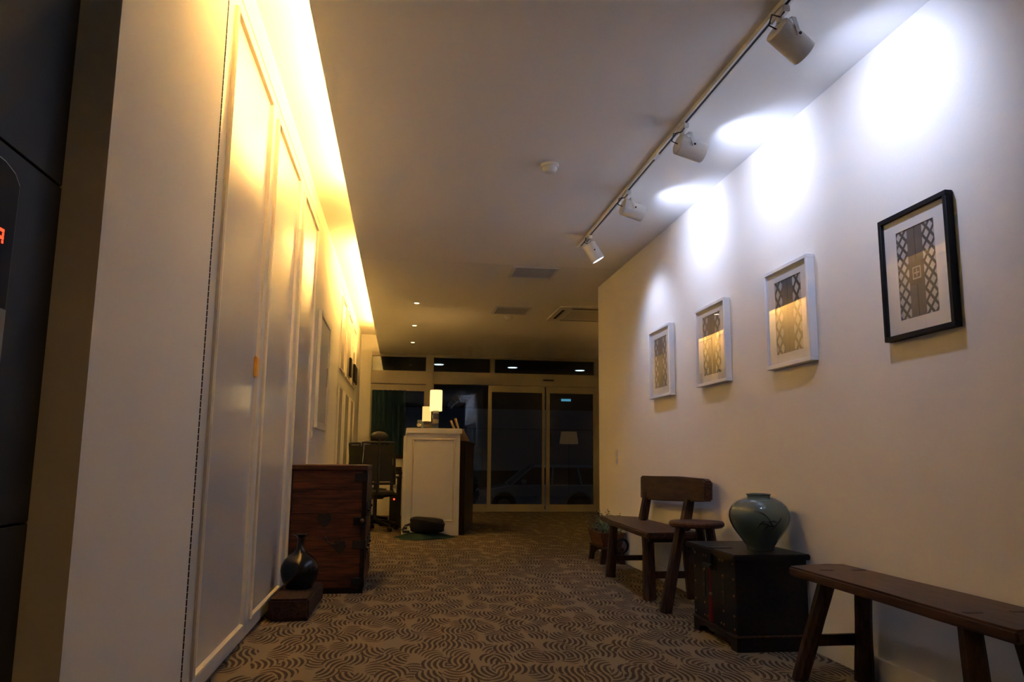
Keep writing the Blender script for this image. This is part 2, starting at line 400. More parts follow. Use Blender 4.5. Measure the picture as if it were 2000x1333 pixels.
mb.box(XL - 0.02, XL - 0.004, 3.0785, 3.0815, 0.02, 2.92).build('hinge', 'iron', d1, label='dark piano hinge running the height of the door')
B(XL, XL + 0.016, 4.075, 4.175, 1.325, 1.430).build('pull', 'pull', d1, bevel=0.005, label='small orange-brown pull tab')

# plaques beside the far doors
for y0, y1, z0, z1, lab in ((10.98, 11.25, 2.05, 2.31, 'dark square plaque on the left wall, nearer of two'), (11.9, 12.55, 2.07, 2.33, 'dark plaque on the left wall nearest the glass front')):
    t = thing('wall_plaque', lab, 'sign', (XL, (y0+y1)/2, (z0+z1)/2), 0, 'dark plaques on the left wall')
    h = (y1-y0)/2; k = (z1-z0)/2
    B(0.002, 0.030, -h, h, -k, k).build('board', 'black', t, bevel=0.004)
    B(0.030, 0.034, -h*0.8, h*0.8, -k*0.7, k*0.7).build('face', 'wood_dark', t)

# electric box and switches on the plain part of the left wall
t = thing('wall_box', 'white framed electric box door on the left wall above the chest', 'electric box', (XL, 7.38, 1.70))
mb = MB().box(0.0015, 0.03, -0.45, 0.45, 0.47, 0.52).box(0.0015, 0.03, -0.45, 0.45, -0.52, -0.47).box(0.0015, 0.03, -0.45, -0.40, -0.47, 0.47).box(0.0015, 0.03, 0.40, 0.45, -0.47, 0.47)
mb.build('frame', 'white', t, bevel=0.003)
dr = B(0.0015, 0.020, -0.395, 0.395, -0.465, 0.465).build('door', 'door', t, bevel=0.003)
B(0.020, 0.028, 0.30, 0.33, -0.10, 0.08).build('latch', 'grey', dr, bevel=0.002)
def switch_plate(loc, w, h, label, side, n):
    t = thing('switch_plate', label, 'switch', loc)
    s = side
    B(min(0.001*s, 0.010*s), max(0.001*s, 0.010*s), -w/2, w/2, -h/2, h/2).build('plate', 'white', t, bevel=0.003)
    for i in range(n):
        z = h*(0.5 - (i+0.5)/n); q = h/n*0.32
        B(min(0.010*s, 0.015*s), max(0.010*s, 0.015*s), -w*0.32, w*0.32, z-q, z+q).build('rocker', 'white', t, bevel=0.002)
switch_plate((XL, 6.76, 1.16), 0.07, 0.16, 'white switch plate just below the electric box, near the closet doors', 1, 2)
switch_plate((XL, 7.90, 1.33), 0.07, 0.17, 'white switch plate to the right of the electric box', 1, 2)
switch_plate((XR, 7.30, 0.95), 0.07, 0.145, 'white switch plate on the right wall near its far end', -1, 2)

# lift indicator on the black wall
t = thing('lift_indicator', 'dark lift call panel with thin pale rim and red digits', 'lift panel', (-0.86, 1.662, 1.30))
poly = [(-0.11, -0.26), (0.103, -0.26), (0.110, 0.205), (0.085, 0.225), (0.04, 0.236), (-0.04, 0.238), (-0.11, 0.228)]
MB().prism(poly, 0.001, 0.012, 'X').build('plate', 'white', t)
MB().prism([(a*0.968, b*0.986) for a, b in poly], 0.012, 0.0135, 'X').build('face', 'black', t)
B(0.0135, 0.0148, -0.10, 0.102, -0.25, -0.075).build('lower_cover', 'grey', t)
mb = MB()
for (a, b) in ((0, 0), (0, 1), (0, 2), (0, 3), (1, 2), (2, 2), (3, 3), (3, 2), (3, 1), (3, 4), (1, 4), (2, 4)):
    mb.box(0.0135, 0.0150, 0.034 + a*0.007, 0.0395 + a*0.007, 0.052 + b*0.008, 0.0585 + b*0.008)
mb.build('digits', 'redled', t, label='glowing red dot-matrix digits')

# ------------------------------------------------------------------ glass front
wf = thing('wall_front', 'champagne aluminium frame of the glass shop front', 'frame', (0, YG, 0), kind='structure')
B(XL, -0.565, -0.08, 0.08, 0, ZV).build('pilaster', 'wall', wf)
for x0, x1 in ((0.405, 0.525), (3.50, 3.62)): B(x0, x1, -0.07, 0.07, 0, ZC).build('post', 'alu', wf, bevel=0.003)
B(1.565, 1.63, -0.05, 0.05, 2.46, 2.735).build('post', 'alu', wf, bevel=0.003)
B(-0.565, 3.62, -0.06, 0.06, 2.735, 2.80).build('rail', 'alu', wf, bevel=0.002)
B(-0.565, 0.405, -0.065, 0.065, 2.235, 2.46).build('header', 'alu', wf, bevel=0.003)
B(0.525, 3.50, -0.085, 0.085, 2.245, 2.46).build('header', 'alu', wf, bevel=0.003)
B(3.62, XF, -0.05, 0.05, 0, ZC).build('infill', 'wall', wf)
B(-0.565, XE, -0.05, 0.05, 2.80, ZV).build('infill', 'wall', wf)
B(XE, 0.05, -0.05, 0.05, 2.80, ZV).build('infill', 'wall', wf)
def pane(parent, x0, x1, z0, z1, y=0.0): return B(x0, x1, y - 0.004, y + 0.004, z0, z1).build('pane', 'wglass', parent)
def window(name, label, x0, x1, z0, z1, fr, bot=None):
    t = thing(name, label, 'window', (0, YG, 0), kind='structure')
    b = fr if bot is None else bot
    MB().box(x0, x0+fr, -0.03, 0.03, z0+b, z1-fr).box(x1-fr, x1, -0.03, 0.03, z0+b, z1-fr).box(x0, x1, -0.03, 0.03, z0, z0+b).box(x0, x1, -0.03, 0.03, z1-fr, z1).build('window_frame', 'alu', t, bevel=0.002)
    pane(t, x0+fr, x1-fr, z0+b, z1-fr)
window('window_1', 'left transom window above the reception corner', -0.565, 0.405, 2.46, 2.735, 0.012)
window('window_2', 'middle transom window in the glass front', 0.525, 1.565, 2.46, 2.735, 0.012)
window('window_3', 'right transom window over the sliding doors', 1.63, 3.50, 2.46, 2.735, 0.012)
t = thing('window_4', 'tall left window behind the office chairs', 'window', (0, YG, 0), kind='structure')
MB().box(-0.565, -0.535, -0.03, 0.03, 0.13, 2.11).box(0.375, 0.405, -0.03, 0.03, 0.13, 2.11).box(-0.565, 0.405, -0.03, 0.03, 0, 0.13).box(-0.565, 0.405, -0.045, 0.045, 2.11, 2.225).build('window_frame', 'alu', t, bevel=0.002)
pane(t, -0.535, 0.375, 0.13, 2.11)
t = thing('window_5', 'tall fixed window right of the table lamps', 'window', (0, YG, 0), kind='structure')
MB().box(0.525, 0.545, -0.03, 0.03, 0.135, 2.245).box(0.525, 1.545, -0.03, 0.03, 0, 0.135).build('window_frame', 'alu', t, bevel=0.002)
pane(t, 0.545, 1.60, 0.135, 2.245)
for nm, lab, x0, x1 in (('door_7', 'left leaf of the glass sliding door', 1.525, 2.555), ('door_8', 'right leaf of the glass sliding door', 2.585, 3.50)):
    t = thing(nm, lab, 'door', (0, YG - 0.055, 0), kind='structure')
    MB().box(x0, x0+0.065, -0.022, 0.022, 0.135, 2.12).box(x1-0.045, x1, -0.022, 0.022, 0.135, 2.12).box(x0, x1, -0.022, 0.022, 0.008, 0.135).box(x0, x1, -0.022, 0.022, 2.12, 2.238).build('door_frame', 'alu', t, bevel=0.003)
    pane(t, x0+0.065, x1-0.045, 0.135, 2.12)
    if nm == 'door_8': B(x0+0.075, x0+0.095, -0.03, -0.005, 1.15, 1.38).build('handle', 'blackp', t, bevel=0.003)
t = thing('door_sensor', 'small grey motion sensor above the sliding doors', 'sensor', (2.615, YG - 0.085, 2.352))
B(-0.11, 0.11, -0.035, -0.001, -0.022, 0.022).build('housing', 'grey', t, bevel=0.006)
B(-0.09, 0.09, -0.037, -0.034, -0.012, 0.010).build('window', 'blackp', t)

# ------------------------------------------------------------------ outside, seen dimly through the glass
st(B(-14, 30, YG + 0.06, 15.2, -1.2, -0.03).build('step_outside', 'concrete'), 'pale entrance platform outside the glass doors', 'platform')
st(B(-30, 45, 15.2, 60, -1.25, -1.0).build('ground_outside', 'asphalt'), 'dark asphalt parking ground outside', 'ground')
st(B(-8, 16, YG + 0.05, 18.5, 2.95, 3.3).build('canopy', 'darkwall'), 'dark canopy soffit outside above the entrance', 'canopy')
mb = B(-30, 45, 33.0, 33.4, 0.45, 2.20).box(-30, 45, 33.0, 33.4, 2.23, 3.05)
st(mb.build('wall_outside', 'concrete'), 'long pale wall across the car park', 'wall')
st(B(-30, 45, 33.4, 35.0, -1.0, 8.0).build('building_outside', 'darkwall'), 'dark building behind the long pale wall', 'building')
for i, (x, y) in enumerate(((0.746, 16.65), (2.379, 16.86), (3.95, 17.08))):
    t = thing('canopy_light', ('round white canopy light seen through the middle transom window', 'round white canopy light seen at the left of the right transom window', 'round white canopy light seen at the right end of the transom')[i], 'light', (x, y, 2.95), 0, 'canopy lights outside')
    MB().lathe([(0.115, -0.022), (0.12, -0.016), (0.12, -0.001)], 24).build('housing', 'white', t, smooth=True)
    MB().lathe([(0.095, -0.026), (0.105, -0.0225)], 24).build('lamp', 'canlight', t)
t = thing('fluorescent_fitting', 'small cyan-lit fitting high on the building across the car park', 'light', (7.0, 32.9, 3.46))
B(-0.24, 0.24, 0.02, 0.5, 0.07, 0.13).build('housing', 'grey', t, bevel=0.01)
for z in (0.0, 0.05): MB().cyl((-0.21, 0.03, z), (0.21, 0.03, z), 0.022, seg=8).build('lamp', 'cyan', t)

def make_car():
    t = thing('parked_car', 'white car parked outside beyond the sliding doors, facing left', 'car', (4.95, 27.9, -1.0))
    # side profile, x to the right, front at the left
    low = [(-2.25, 0.32), (-2.28, 0.60), (-2.18, 0.86), (-1.35, 1.02), (-1.05, 1.06), (2.15, 1.08), (2.25, 0.95), (2.27, 0.40), (2.2, 0.32)]
    def arch(cx): return [(cx + 0.43*math.cos(a), 0.36 + 0.43*math.sin(a)) for a in [PI*k/10 for k in range(11)]]
    bottom = [(1.72, 0.32)] + [(x, max(z, 0.30)) for x, z in arch(1.27)] + [(-0.95, 0.30)] + [(x, max(z, 0.30)) for x, z in arch(-1.38)]
    MB().prism(low + bottom, -0.88, 0.88, 'Y').build('body', 'carpaint', t, bevel=0.05, seg=3)
    def cab(z0, z1, xa, xb, xc, xd, y0, y1):
        return MB().add([(xa,-y0,z0),(xb,-y0,z0),(xb,y0,z0),(xa,y0,z0),(xc,-y1,z1),(xd,-y1,z1),(xd,y1,z1),(xc,y1,z1)],
                        [(0,3,2,1),(4,5,6,7),(0,1,5,4),(1,2,6,5),(2,3,7,6),(3,0,4,7)])
    cab(1.04, 1.66, -1.10, 2.12, -0.38, 1.85, 0.84, 0.70).build('greenhouse', 'carglass', t, bevel=0.04)
    cab(1.64, 1.75, -0.40, 1.88, -0.22, 1.72, 0.71, 0.62).build('roof', 'carpaint', t, bevel=0.04)
    for xa, xc in ((-1.12, -0.40), (0.30, 0.36), (1.35, 1.25), (2.10, 1.84)):
        for s in (-1, 1): MB().tube([(xa, 0.85*s, 1.05), (xc, 0.70*s, 1.66)], 0.035, 6).build('pillar', 'carpaint', t)
    for x in (-1.38, 1.27):
        for s in (-1, 1):
            wh = MB().cyl((x, s*0.66, 0.36), (x, s*0.86, 0.36), 0.35, seg=24).build('wheel', 'rubber', t, bevel=0.02)
            MB().cyl((x, s*0.86, 0.36), (x, s*0.875, 0.36), 0.22, seg=20).build('hubcap', 'chrome', wh)
    for s in (-1, 1):
        MB().lathe([(0.02, -0.09), (0.085, -0.06), (0.10, 0), (0.085, 0.06), (0.02, 0.09)], 14).build('mirror', 'carpaint', t, smooth=True, loc=(-0.72, 0.96*s, 1.16))
        MB().lathe([(0.02, -0.1), (0.10, -0.05), (0.12, 0), (0.09, 0.06), (0.02, 0.08)], 14).build('headlamp', 'headlamp', t, smooth=True, loc=(-2.12, 0.66*s, 0.80))
    B(-2.36, -2.22, -0.8, 0.8, 0.34, 0.52).build('bumper', 'carpaint', t, bevel=0.04)
    return t
make_car()

# ------------------------------------------------------------------ cove tubes (the warm light above the left wall)
for i, (y0, y1) in enumerate(((2.55, 3.72), (3.76, 4.93), (4.97, 6.14), (7.75, 8.92), (8.96, 10.13), (10.17, 11.34), (11.38, 12.55))):
    lab = ('nearest', 'second', 'third', 'fourth', 'fifth', 'sixth', 'farthest')[i] + ' warm tube light hidden in the ceiling cove, counted from the viewer'
    t = thing('cove_tube', lab, 'tube light', (-0.345, (y0+y1)/2, 2.80), 0, 'warm tubes in the cove')
    h = (y1-y0)/2
    B(-0.03, 0.03, -h, h, 0.001, 0.018).build('batten', 'white', t)
    MB().cyl((0, -h+0.03, 0.058), (0, h-0.03, 0.058), 0.014, seg=10).build('lamp', 'tube', t, smooth=True)
    for s in (-1, 1): B(-0.018, 0.018, s*h - 0.014, s*h + 0.014, 0.018, 0.077).build('holder', 'white', t)

# ------------------------------------------------------------------ track and spotlights
XT = 1.478
t = thing('light_track', 'white ceiling track with dark slot carrying the spotlights', 'track', (XT, 0, ZC))
MB().box(-0.018, -0.007, 0.6, 6.38, -0.024, -0.0015).box(0.007, 0.018, 0.6, 6.38, -0.024, -0.0015).box(-0.007, 0.007, 0.6, 6.38, -0.008, -0.0015).build('rail', 'white', t)
for y0, y1 in ((0.62, 4.28), (4.34, 6.34)): B(-0.0068, 0.0068, y0, y1, -0.020, -0.0085).build('slot', 'blackp', t)
B(-0.019, 0.019, 4.27, 4.35, -0.027, -0.001).build('connector', 'white', t, bevel=0.002)
B(-0.019, 0.019, 6.36, 6.40, -0.027, -0.001).build('end_cap', 'white', t, bevel=0.002)
def spot(y, aim, label, main, spill, cone=72):
    t = thing('track_spotlight', label, 'spotlight', (XT, y, ZC - 0.024), 0, 'track spotlights')
    d = Vector(aim).normalized()
    piv = Vector((0.035, 0, -0.125))
    B(-0.016, 0.016, -0.055, 0.055, -0.030, -0.001).build('adapter', 'white', t, bevel=0.004)
    MB().cyl((0, 0, -0.030), (0, 0, -0.055), 0.017, seg=14).build('stem', 'white', t, smooth=True)
    side = d.cross(Vector((0, 0, 1))).normalized()       # yoke plane
    mb = MB()
    top = Vector((0.012, 0, -0.058))
    wv = side.cross(Vector((0, 0, 1))).normalized()*0.010      # flat strap, 20 mm wide, 3 mm thick
    def strap(a, b, n):
        n = n.normalized()*0.0015
        mb.add([a-wv-n, a+wv-n, a+wv+n, a-wv+n, b-wv-n, b+wv-n, b+wv+n, b-wv+n], [(0,3,2,1),(4,5,6,7),(0,1,5,4),(1,2,6,5),(2,3,7,6),(3,0,4,7)])
    strap(top - side*0.0605, top + side*0.0605, Vector((0, 0, 1)))
    for s in (-1, 1):
        strap(top + side*0.0605*s + Vector((0, 0, 0.0015)), piv + side*0.0605*s + Vector((0, 0, -0.010)), side)
    mb.build('yoke', 'white', t)
    R0, L = 0.056, 0.155
    rot = d.to_track_quat('Z', 'Y').to_euler()
    c = MB().lathe([(0.001, -L*0.47), (0.052, -L*0.47), (0.055, -L*0.455), (R0, -L*0.43), (R0, L*0.53), (R0-0.004, L*0.53), (R0-0.004, L*0.20), (0.001, L*0.20)], 28, close=False)
    can = c.build('can', 'white', t, smooth=True, loc=piv, rot=rot)
    MB().lathe([(0.001, L*0.215), (0.050, L*0.215)], 24, close=False).build('lens', 'lens', can)
    for s in (-1, 1):
        q = piv + side*0.0625*s
        MB().cyl(q, q + side*0.004*s, 0.006, seg=10).build('screw', 'iron', t)
    back = piv - d*L*0.45
    MB().tube([Vector((-0.006, -0.045, -0.03)), Vector((-0.03, -0.055, -0.06)), back + Vector((-0.03, -0.02, 0.05)), back + Vector((-0.035, 0, 0.015)), back], 0.0035, 6).build('cable', 'blackp', t, smooth=True)
    for nm, e, sz, bl in (('beam', main, 120, 1.0), ('spill', spill, 2*cone, 0.8)):
        l = light(nm, 'SPOT', t, piv + d*L*0.50, e, COOL, spot_size=math.radians(sz), spot_blend=bl, shadow_soft_size=0.035)
        l.rotation_euler = (-d).to_track_quat('Z', 'Y').to_euler()
    return t
spot(2.75, (0.80, 0.18, -0.48), 'white track spotlight nearest the viewer, at the top edge', SPOT_MAIN, SPOT_SPILL*1.1, 76)
spot(3.87, (0.95, 0.12, -0.22), 'second white track spotlight, just before the track joint', SPOT_MAIN, SPOT_SPILL)
spot(4.95, (0.95, 0.12, -0.26), 'third white track spotlight from the viewer', SPOT_MAIN, SPOT_SPILL)
spot(6.04, (0.52, -0.03, -0.85), 'farthest white track spotlight, tilted down at the smallest picture', SPOT_MAIN*6, SPOT_SPILL*0.7, 50)

# ------------------------------------------------------------------ ceiling fittings
def vent(x, y, label):
    t = thing('ceiling_vent', label, 'vent', (x, y, ZC), 0, 'square ceiling vents')
    a = 0.225
    MB().box(-a, a, -a, -a+0.03, -0.014, -0.001).box(-a, a, a-0.03, a, -0.014, -0.001).box(-a, -a+0.03, -a+0.03, a-0.03, -0.014, -0.001).box(a-0.03, a, -a+0.03, a-0.03, -0.014, -0.001).build('frame', 'white', t, bevel=0.003)
    B(-a+0.03, a-0.03, -a+0.03, a-0.03, -0.004, -0.001).build('backing', 'grey', t)
    me = None
    for k in range(16):
        yy = -a + 0.042 + k*(2*a-0.084)/15
        if me is None:
            s = B(-a+0.03, a-0.03, -0.009, 0.009, -0.002, 0.002).build('slat', 'vent', t, loc=(0, yy, -0.010), rot=(0.25, 0, 0)); me = s.data
        else:
            s = bpy.data.objects.new('slat', me); C.objects.link(s); s.parent = t; s.location = (0, yy, -0.010); s.rotation_euler = (0.25, 0, 0)
vent(1.245, 7.42, 'square grey ceiling vent nearer the spotlights')
vent(1.31, 9.44, 'square grey ceiling vent farther away beside the air conditioner')
def smoke(x, y, label):
    t = thing('smoke_detector', label, 'detector', (x, y, ZC), 0, 'smoke detectors')
    MB().lathe([(0.056, -0.022), (0.058, -0.018), (0.058, -0.001)], 28).build('base', 'white', t, smooth=True)
    MB().lathe([(0.003, -0.054), (0.030, -0.053), (0.040, -0.046), (0.046, -0.034), (0.050, -0.0225)], 28).build('dome', 'white', t, smooth=True)
smoke(0.874, 4.60, 'round white smoke detector in the middle of the ceiling')
smoke(1.33, 9.83, 'small smoke detector just behind the far ceiling vent')
t = thing('air_conditioner', 'ceiling cassette air conditioner partly hidden by the right wall', 'air conditioner', (2.32, 9.50, ZC))
a = 0.475
B(-a, a, -a, a, -0.020, -0.001).build('panel', 'white', t, bevel=0.008)
for k in range(4):
    B(-0.30, 0.30, -0.41, -0.35, -0.0225, -0.0195).build('outlet', 'black', t, rot=(0, 0, k*PI/2))
    B(-0.30, 0.30, -0.375, -0.345, -0.0255, -0.0215).build('flap', 'vent', t, rot=(0, 0, k*PI/2))
B(-0.27, 0.27, -0.27, 0.27, -0.024, -0.019).build('grille', 'vent', t, bevel=0.004)
MB().cyl((-0.40, -0.33, -0.026), (-0.40, -0.33, -0.019), 0.012, seg=10).build('indicator', 'paper', t)
for i, y in enumerate((9.194, 10.80, 12.41)):
    t = thing('downlight', ('small lit ceiling downlight nearest the viewer', 'small lit ceiling downlight, middle of three', 'small lit ceiling downlight nearest the glass front')[i], 'downlight', (0.132, y, ZC), 0, 'ceiling downlights')
    MB().lathe([(0.030, -0.006), (0.043, -0.005), (0.045, -0.001), (0.030, -0.001)], 20, close=False).build('ring', 'white', t, smooth=True)
    MB().lathe([(0.001, -0.0035), (0.030, -0.0035)], 16, close=False).build('lamp', 'dl', t)
    light('beam', 'SPOT', t, (0, 0, -0.012), 19.0, LAMPC, spot_size=math.radians(95), spot_blend=0.9, shadow_soft_size=0.03)

t = thing('downlight', 'warm ceiling downlight of the lift hall, behind the viewer', 'downlight', (0.25, 0.55, ZC), 0, 'ceiling downlights')
MB().lathe([(0.030, -0.006), (0.043, -0.005), (0.045, -0.001), (0.030, -0.001)], 20, close=False).build('ring', 'white', t, smooth=True)
MB().lathe([(0.001, -0.0035), (0.030, -0.0035)], 16, close=False).build('lamp', 'dl', t)
light('beam', 'SPOT', t, (0, 0, -0.012), 26.0, LAMPC, spot_size=math.radians(140), spot_blend=0.9, shadow_soft_size=0.03)

# ------------------------------------------------------------------ pictures
def picture(y0, y1, z0, z1, frame, fw, depth, pw, ph, label, emblem, dv=0.0):
    W = y1-y0; H = z1-z0
    t = thing('picture', label, 'picture', (XR, (y0+y1)/2, (z0+z1)/2), 0, 'framed lattice pictures')
    a, b = W/2, H/2
    MB().box(-depth, -0.002, -a, a, b-fw, b).box(-depth, -0.002, -a, a, -b, -b+fw).box(-depth, -0.002, -a, -a+fw, -b+fw, b-fw).box(-depth, -0.002, a-fw, a, -b+fw, b-fw).build('frame', frame, t, bevel=0.0015, seg=1)
    # mat board with a real window
    ia, ib = a-fw, b-fw; x0, x1 = -depth+0.016, -depth+0.018
    p, q = pw/2, ph/2
    MB().box(x0, x1, -ia, ia, q+dv, ib).box(x0, x1, -ia, ia, -ib, -q+dv).box(x0, x1, -ia, -p, -q+dv, q+dv).box(x0, x1, p, ia, -q+dv, q+dv).build('mat_board', 'mat', t)
    B(-0.001, 0.0, -p-0.01, p+0.01, -q-0.01, q+0.01).build('print', print_mat('lattice_print', pw*0.96, ph*0.94, emblem, 4.6 if emblem else 4.0, 6.4 if emblem else 4.4), t, loc=(x1+0.002, 0, dv))
    B(-0.001, 0.001, -ia+0.001, ia-0.001, -ib+0.001, ib-0.001).build('glass', 'pglass', t, loc=(-depth+0.010, 0, 0))
    return t
picture(2.572, 3.000, 1.425, 1.953, 'black', 0.020, 0.034, 0.235, 0.372, 'black framed lattice door picture above the long bench, nearest the viewer', True)
picture(3.583, 4.060, 1.425, 1.972, 'frame_w', 0.020, 0.045, 0.285, 0.40, 'white framed lattice picture next to the black framed one', False)
picture(4.612, 5.115, 1.423, 1.961, 'frame_w', 0.020, 0.045, 0.295, 0.40, 'white framed lattice picture between two other white frames', False)
picture(5.648, 6.150, 1.418, 1.976, 'frame_w', 0.020, 0.045, 0.295, 0.40, 'white framed lattice picture farthest along the right wall', False)

# ------------------------------------------------------------------ right side furniture
def slab(poly, z0, z1, n=3, amp=0.004, seed=1):
    r = random.Random(seed); out = []
    for i, (a, b) in enumerate(poly):
        c, d = poly[(i+1) % len(poly)]
        for k in range(n): out.append((a+(c-a)*k/n + (r.random()-0.5)*2*amp*(k > 0), b+(d-b)*k/n + (r.random()-0.5)*2*amp*(k > 0)))
    return MB().prism(out, z0, z1)
def leg(parent, p0, p1, r0, r1, flat=1.0, seg=9, seed=0):
    p0 = Vector(p0); p1 = Vector(p1); r = random.Random(seed)
    pts = [p0.lerp(p1, k/5) for k in range(6)]
    rr = [(r0 + (r1-r0)*k/5)*(1 + (r.random()-0.5)*0.07) for k in range(6)]
    return MB().tube(pts, rr, seg).build('leg', 'wood_legs', parent, smooth=True)

# long low bench in the right foreground
t = thing('long_bench', 'long brown plank bench with splayed legs in the right foreground', 'bench', (1.855, 2.68, 0))
slab([(-0.165, -0.67), (0.14, -0.60), (0.142, 0.69), (0.06, 0.712), (-0.148, 0.648)], 0.428, 0.468, 4, 0.005, 3).build('seat', 'wood_bench', t, bevel=0.008)
leg(t, (-0.135, 0.615, 0.0), (-0.050, 0.50, 0.432), 0.034, 0.036, seed=1); leg(t, (0.135, 0.57, 0.0), (0.105, 0.49, 0.432), 0.040, 0.034, seed=2)
leg(t, (-0.145, -0.50, 0.0), (-0.115, -0.42, 0.432), 0.040, 0.036, seed=3); leg(t, (0.11, -0.50, 0.0), (0.06, -0.42, 0.432), 0.040, 0.036, seed=4)
B(-0.085, 0.125, 0.545, 0.575, 0.150, 0.195).build('stretcher', 'wood_legs', t, bevel=0.004)
B(-0.12, 0.09, -0.49, -0.46, 0.150, 0.195).build('stretcher', 'wood_legs', t, bevel=0.004)
for x, y in ((-0.05, 0.50), (0.09, 0.49), (-0.10, -0.42), (0.06, -0.42)):
    B(x-0.028, x+0.028, y-0.010, y+0.010, 0.465, 0.4695).build('tenon', 'wood_legs', t)

# bench with backrest
t = thing('backrest_bench', 'rustic wooden bench with thick backrest plank beside the planter', 'bench', (1.84, 5.70, 0))
slab([(-0.225, -0.66), (0.16, -0.62), (0.165, 0.80), (0.0, 0.93), (-0.135, 0.93), (-0.19, 0.35)], 0.412, 0.452, 4, 0.005, 8).build('seat', 'wood_bench', t, bevel=0.009)
leg(t, (-0.160, -0.485, 0), (-0.150, -0.44, 0.414), 0.046, 0.040, seed=11); leg(t, (-0.155, 0.53, 0), (-0.115, 0.56, 0.414), 0.042, 0.034, seed=12)
leg(t, (0.145, -0.485, 0), (0.120, -0.44, 0.414), 0.042, 0.036, seed=13); leg(t, (0.145, 0.45, 0), (0.120, 0.48, 0.414), 0.040, 0.034, seed=14)
B(-0.14, 0.13, -0.48, -0.45, 0.135, 0.180).build('stretcher', 'wood_legs', t, bevel=0.004)
B(-0.13, 0.13, 0.50, 0.53, 0.13, 0.17).build('stretcher', 'wood_legs', t, bevel=0.004)
B(-0.19, 0.14, -0.60, -0.55, 0.385, 0.414).build('batten', 'wood_legs', t, bevel=0.003)
for y in (-0.50, 0.42):
    a0, a1 = 0.085, 0.135
    MB().add([(a0-0.03, y-0.045, 0.45), (a0+0.03, y-0.045, 0.45), (a0+0.03, y+0.045, 0.45), (a0-0.03, y+0.045, 0.45),
              (a1-0.025, y-0.045, 0.70), (a1+0.025, y-0.045, 0.70), (a1+0.025, y+0.045, 0.70), (a1-0.025, y+0.045, 0.70)],
             [(0,3,2,1),(4,5,6,7),(0,1,5,4),(1,2,6,5),(2,3,7,6),(3,0,4,7)]).build('back_post', 'wood_legs', t, bevel=0.01)
poly = [(-0.835, 0.665), (-0.70, 0.655), (0.0, 0.625), (0.50, 0.612), (0.545, 0.62), (0.535, 0.80), (0.30, 0.802), (-0.25, 0.812), (-0.80, 0.806), (-0.845, 0.79)]
MB().prism(poly, 0.105, 0.160, 'X').build('backrest', 'wood_bench', t, bevel=0.010)

# small stool
t = thing('round_stool', 'small round three-legged wooden stool between bench and dark chest', 'stool', (1.838, 4.745, 0))
MB().lathe([(0.10, 0.512), (0.155, 0.515), (0.168, 0.525), (0.170, 0.540), (0.162, 0.550), (0.10, 0.553)], 32).build('seat', 'wood_bench', t, smooth=True)
leg(t, (-0.205, 0.02, 0), (-0.100, 0.005, 0.515), 0.040, 0.032, seed=21); leg(t, (0.13, 0.17, 0), (0.060, 0.105, 0.515), 0.032, 0.029, seed=22); leg(t, (0.10, -0.15, 0), (0.060, -0.06, 0.515), 0.033, 0.030, seed=23)

# dark chest with metal fittings
X0, X1, Y0, Y1 = 1.655, 2.03, 3.765, 4.335
t = thing('dark_chest', 'dark lacquered low chest with red tassel carrying the green vase', 'chest', ((X0+X1)/2, (Y0+Y1)/2, 0))
hx, hy = (X1-X0)/2, (Y1-Y0)/2
B(-hx, hx, -hy, hy, 0.075, 0.438).build('body', 'wood_dark', t, bevel=0.004)
B(-hx-0.022, hx+0.005, -hy-0.035, hy+0.065, 0.438, 0.466).build('lid', 'wood_dark', t, bevel=0.005)
mb = MB()
sc = [(-hy, 0.0), (-hy+0.07, 0.0), (-hy+0.085, 0.028), (-hy+0.12, 0.04), (-0.10, 0.045), (-0.04, 0.032), (0, 0.042), (0.04, 0.032), (0.10, 0.045), (hy-0.12, 0.04), (hy-0.085, 0.028), (hy-0.07, 0), (hy, 0.0), (hy, 0.068), (-hy, 0.068)]
mb.prism(sc, -hx-0.004, -hx+0.02, 'X').box(-hx+0.02, hx, -hy-0.003, -hy+0.02, 0.0, 0.068).box(-hx+0.02, hx, hy-0.02, hy+0.003, 0.0, 0.068)
mb.build('plinth', 'wood_dark', t)
B(-hx-0.008, hx, -hy-0.006, hy+0.006, 0.066, 0.077).build('moulding', 'wood_bench', t, bevel=0.003)
fx = -hx
for y in (-0.13, 0.13): B(fx-0.003, fx+0.001, y-0.018, y+0.018, 0.20, 0.33).build('strap', 'iron', t, bevel=0.001, seg=1)
B(fx-0.004, fx+0.001, -0.05, 0.05, 0.345, 0.43).build('lock_plate', 'iron', t, bevel=0.001, seg=1)
B(fx-0.020, fx-0.004, -0.018, 0.018, 0.352, 0.455).build('hasp', 'iron', t, bevel=0.003)
MB().cyl((fx-0.03, -0.055, 0.375), (fx-0.03, 0.055, 0.375), 0.013, seg=10).build('padlock', 'iron', t)
B(fx-0.015, -0.09, -0.03, 0.03, 0.466, 0.470).build('hasp_strap', 'iron', t, bevel=0.001, seg=1)
mesh = None
for y in (-hy+0.03, -hy+0.16, -0.09, 0.09, hy-0.16, hy-0.03):
    for z in (0.10, 0.165, 0.26, 0.34, 0.415):
        if abs(y) < 0.1 and 0.12 < z < 0.40: continue
        if mesh is None:
            s = MB().lathe([(0.008, 0), (0.006, 0.004), (0.001, 0.006)], 8, close=False).build('stud', 'brass', t, smooth=True, loc=(fx, y, z), rot=(0, -PI/2, 0)); mesh = s.data
        else:
            s = bpy.data.objects.new('stud', mesh); C.objects.link(s); s.parent = t; s.location = (fx, y, z); s.rotation_euler = (0, -PI/2, 0)
tas = MB().tube([(fx-0.022, 0.0, 0.365), (fx-0.020, 0.0, 0.30), (fx-0.018, 0.0, 0.235)], 0.005, 6).build('tassel', 'red', t, label='long red silk tassel')
